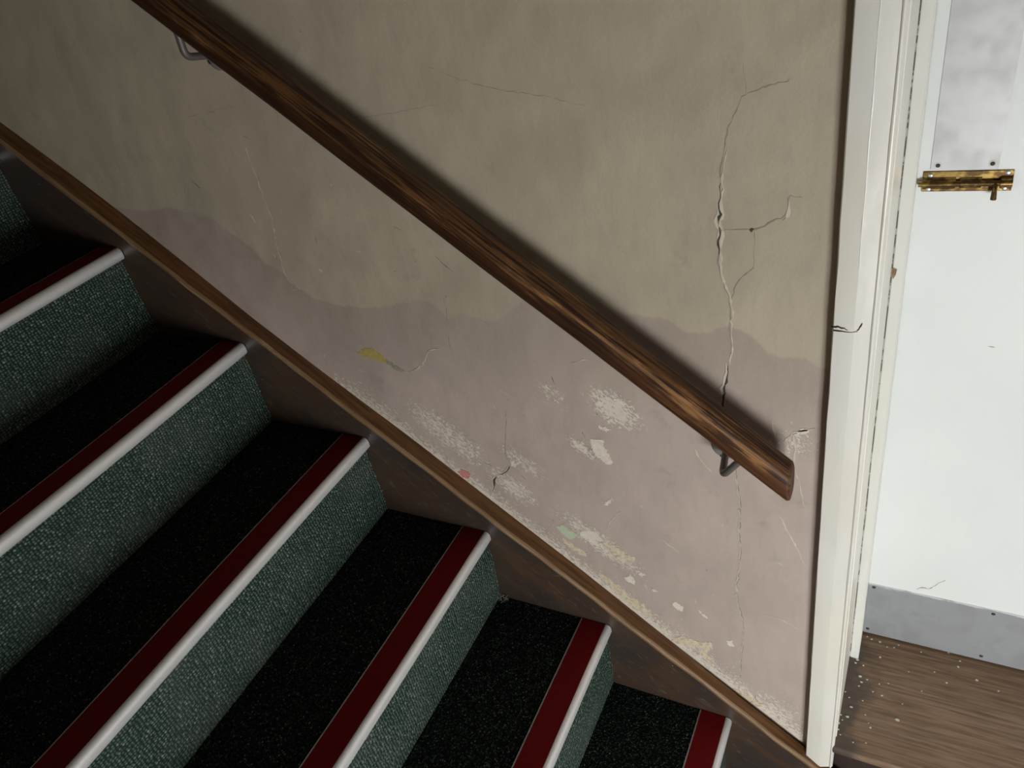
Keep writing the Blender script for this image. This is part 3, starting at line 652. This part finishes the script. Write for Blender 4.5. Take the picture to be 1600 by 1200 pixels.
b = MB(); b.box(2.285, 2.335, -.0240, 0.002, ZF, 1.13); struct(b.make('trim_2', M['white'], bevel=.002))
b = MB(); b.box(XA0, 2.335, -.0240, 0.002, 1.13, 1.18); struct(b.make('trim_3', M['white'], bevel=.002))
for pts, wd in (([(1.3552, -0.0547), (1.3627, -0.0539), (1.3689, -0.0552), (1.3735, -0.0567)], .0012), ([(1.3555, -0.0602), (1.3647, -0.0602), (1.3753, -0.06), (1.3842, -0.0581)], .0010), ([(1.3826, -0.0576), (1.3867, -0.0524), (1.3893, -0.0474)], .0011)):
    ribbon(pts, [wd*.35, wd*.6, wd*.25], -.0249, M['crack'], 'crack', base=-.022, parent=tr)
# door lining and stop
b = MB(); b.box(1.385, 1.4065, 0.0, 0.30, ZF, 1.12); li = struct(b.make('door_frame', M['white'])); li.name = 'trim_4'
pr = [(1.4065, .1935), (1.4085, .1915), (1.4225, .1905), (1.4245, .1925), (1.4248, DY - .0015), (1.4065, DY - .0015)]
zs = [ZF + .0004 + .06*i for i in range(36)]
b = MB(); rings = []
for i, z in enumerate(zs):
    q = [R.gauss(0, .0003) for _ in pr]
    rings.append([(x + q[j], y, z) for j, (x, y) in enumerate(pr)])
b.loft(rings); stp = struct(b.make('trim_5', M['stop'], smooth=True, angle=30))
pr = [(1.4080, .1912), (1.4068, .1894), (1.4060, .1915)]
b = prism(pr, ZF + .02, 1.1); b.make('paint_seam', M['seam'], stp)
b = MB(); b.box(2.265, 2.29, 0.0, 0.30, ZF, 1.12); struct(b.make('trim_6', M['white']))
for pts in ([(1.3962, -0.0809), (1.4015, -0.0827), (1.4006, -0.0923), (1.3977, -0.0989), (1.3944, -0.0905)],):
    pts = [(x + .0125, z) for x, z in pts]
    MB().loft([[(x, .1902, z) for x, z in pts], [(x, .192, z) for x, z in pts]]).make('bare_patch', M['edge'], stp)
# door leaf
b = MB(); b.box(1.4095, 2.263, DY, DY + .040, ZF + .0055, 1.115)
door = b.make('door_1', M['door'], bevel=.0015)
tag(door, 'white gloss painted door with steel kick plate and brass bolt', 'door', 'structure')
ribbon([(1.5119, -0.8374), (1.5203, -0.8304), (1.5317, -0.8302), (1.5434, -0.8144), (1.5531, -0.8014), (1.5577, -0.7941)], [.0022, .0012, .0007, .0006], DY - .0004, M['hair'], 'scuff', base=DY + .001, parent=door)
ribbon([(1.5522, -0.2465), (1.5577, -0.2482), (1.5617, -0.2466)], [.0006, .0009, .0005], DY - .0004, M['hair'], 'scuff', base=DY + .001, parent=door)
def screw(c, r, parent, mat='hole', h=.0012):
    c = Vector(c)
    b = MB().disc(c, (0, -1, 0), [(r, 0), (r, h*.5), (r*.75, h)], 16)
    o = b.make('screw', M[mat], parent, smooth=True)
    return o
b = MB(); rows = []
n = 40
for i in range(n + 1):
    x = 1.4255 + .815*i/n; q = R.gauss(0, .0003)
    rows.append([(x, DY - .0016, ZF + .0062), (x, DY - .0016, -.8495 + q), (x, DY - .0002, -.8490 + q), (x, DY + .001, -.8490 + q), (x, DY + .001, ZF + .0062)])
b.loft(rows); kp = b.make('kick_plate', M['steel'], door)
tag(kp, label='scratched grey steel plate along the foot of the door')
for x, z in ((1.4354, -.8585), (1.6481, -.8605), (1.4332, -.9947), (1.6463, -.9955), (1.86, -.860), (1.86, -.995), (2.07, -.86), (2.07, -.995), (2.22, -.86), (2.22, -.995)):
    screw((x, DY - .0014, z), .0036, kp)
b = MB(); rows = []
for i in range(31):
    z = .0400 + .62*i/30; x0_ = 1.4400 - .0003*math.sin(9*z); x1_ = 1.5220 + .0006*math.sin(7*z)
    rows.append([(x0_, DY - .0018, z), (x1_, DY - .0018, z), (x1_ + .0004, DY + .001, z), (x0_ - .0004, DY + .001, z)])
b.loft(rows); pp = b.make('push_plate', M['alu_plate'], door)
tag(pp, label='hazy grey aluminium push plate above the bolt')
for x, z in ((1.4487, .0462), (1.5144, .0485), (1.4487, .65), (1.5144, .65)):
    s = MB().disc((x, DY - .0017, z), (0, -1, 0), [(.0052, 0), (.0050, .0004), (.0034, .0007)], 18).make('screw', M['flake'], pp)
    s2 = MB().disc((x, DY - .0021, z), (0, -1, 0), [(.0030, 0), (.0030, .0005), (.0020, .0007)], 16); s2.make('screw_slot', M['hole'], pp)
# barrel bolt: back plate, two rolled straps, sliding rod, knob, screws
bx0, bx1, bz0, bz1 = 1.4316, 1.5418, .0082, .0380
tilt = 0.022
def bz(x, z): return z + tilt*(x - 1.487)
b = MB()
b.loft([[(x, DY - .0022, bz(x, bz0)), (x, DY - .0022, bz(x, bz1)), (x, DY + .001, bz(x, bz1)), (x, DY + .001, bz(x, bz0))] for x in (bx0, bx1)])
bp = b.make('barrel_bolt', M['brass'], door, bevel=.0006)
tag(bp, label='tarnished brass barrel bolt screwed across the white door')
zc = .0212
def strap(x0, x1, r=.0062, gap=None):
    rings = []
    for x in (x0, x1):
        ring = [(x, DY - .002, bz(x, zc + r*1.45))]
        for i in range(11):
            a = math.pi*(i/10); ring.append((x, DY - .002 - .0025 - r*math.sin(a), bz(x, zc + r*math.cos(a))))
        ring.append((x, DY - .002, bz(x, zc - r*1.45)))
        rings.append(ring)
    MB().loft(rings).make('bolt_strap', M['brass'], bp, smooth=True, angle=50)
strap(1.4318, 1.4735); strap(1.4790, 1.5050, .0058) ; strap(1.5275, 1.5417, .0066)
MB().tube([(1.4268, DY - .0052, bz(1.4268, zc)), (1.5330, DY - .0052, bz(1.533, zc))], .0044, 14).make('bolt_rod', M['brass'], bp, smooth=True)
kx = 1.5215
MB().tube([(kx, DY - .006, bz(kx, zc)), (kx, DY - .0125, bz(kx, zc - .006)), (kx, DY - .0135, bz(kx, zc - .0085)), (kx + .0003, DY - .0155, bz(kx, zc - .0195)), (kx + .0003, DY - .0157, bz(kx, zc - .0205))], [.0034, .0030, .0033, .0040, .0030], 12).make('bolt_knob', M['brass'], bp, smooth=True)
for x, z in ((1.4408, .0325), (1.4402, .0118), (1.5335, .0120), (1.5345, .0345)):
    s = MB().disc((x, DY - .0021, bz(x, z)), (0, -1, 0), [(.0034, 0), (.0033, .0007), (.0022, .0014), (.0008, .0014)], 16)
    s.make('screw', M['screw'], bp, smooth=True)

# ---------------- fallen paint flakes on the threshold floor (uncountable crumbs)
b = MB()
spots = FL
for x, y, r in spots:
    a0 = R.uniform(0, 6); n = R.choice((4, 5, 6)); e = R.uniform(.5, 1)
    ring = [(x + r*R.uniform(.7, 1.1)*math.cos(a0 + 6.283*i/n), y + e*r*R.uniform(.7, 1.1)*math.sin(a0 + 6.283*i/n)) for i in range(n)]
    b.loft([[(px, py, ZF) for px, py in ring], [(px, py, ZF + .0009) for px, py in ring]])
fl = b.make('paint_flakes', M['flake'])
tag(fl, 'scatter of tiny white paint flakes on the brown threshold floor', 'debris', 'stuff')
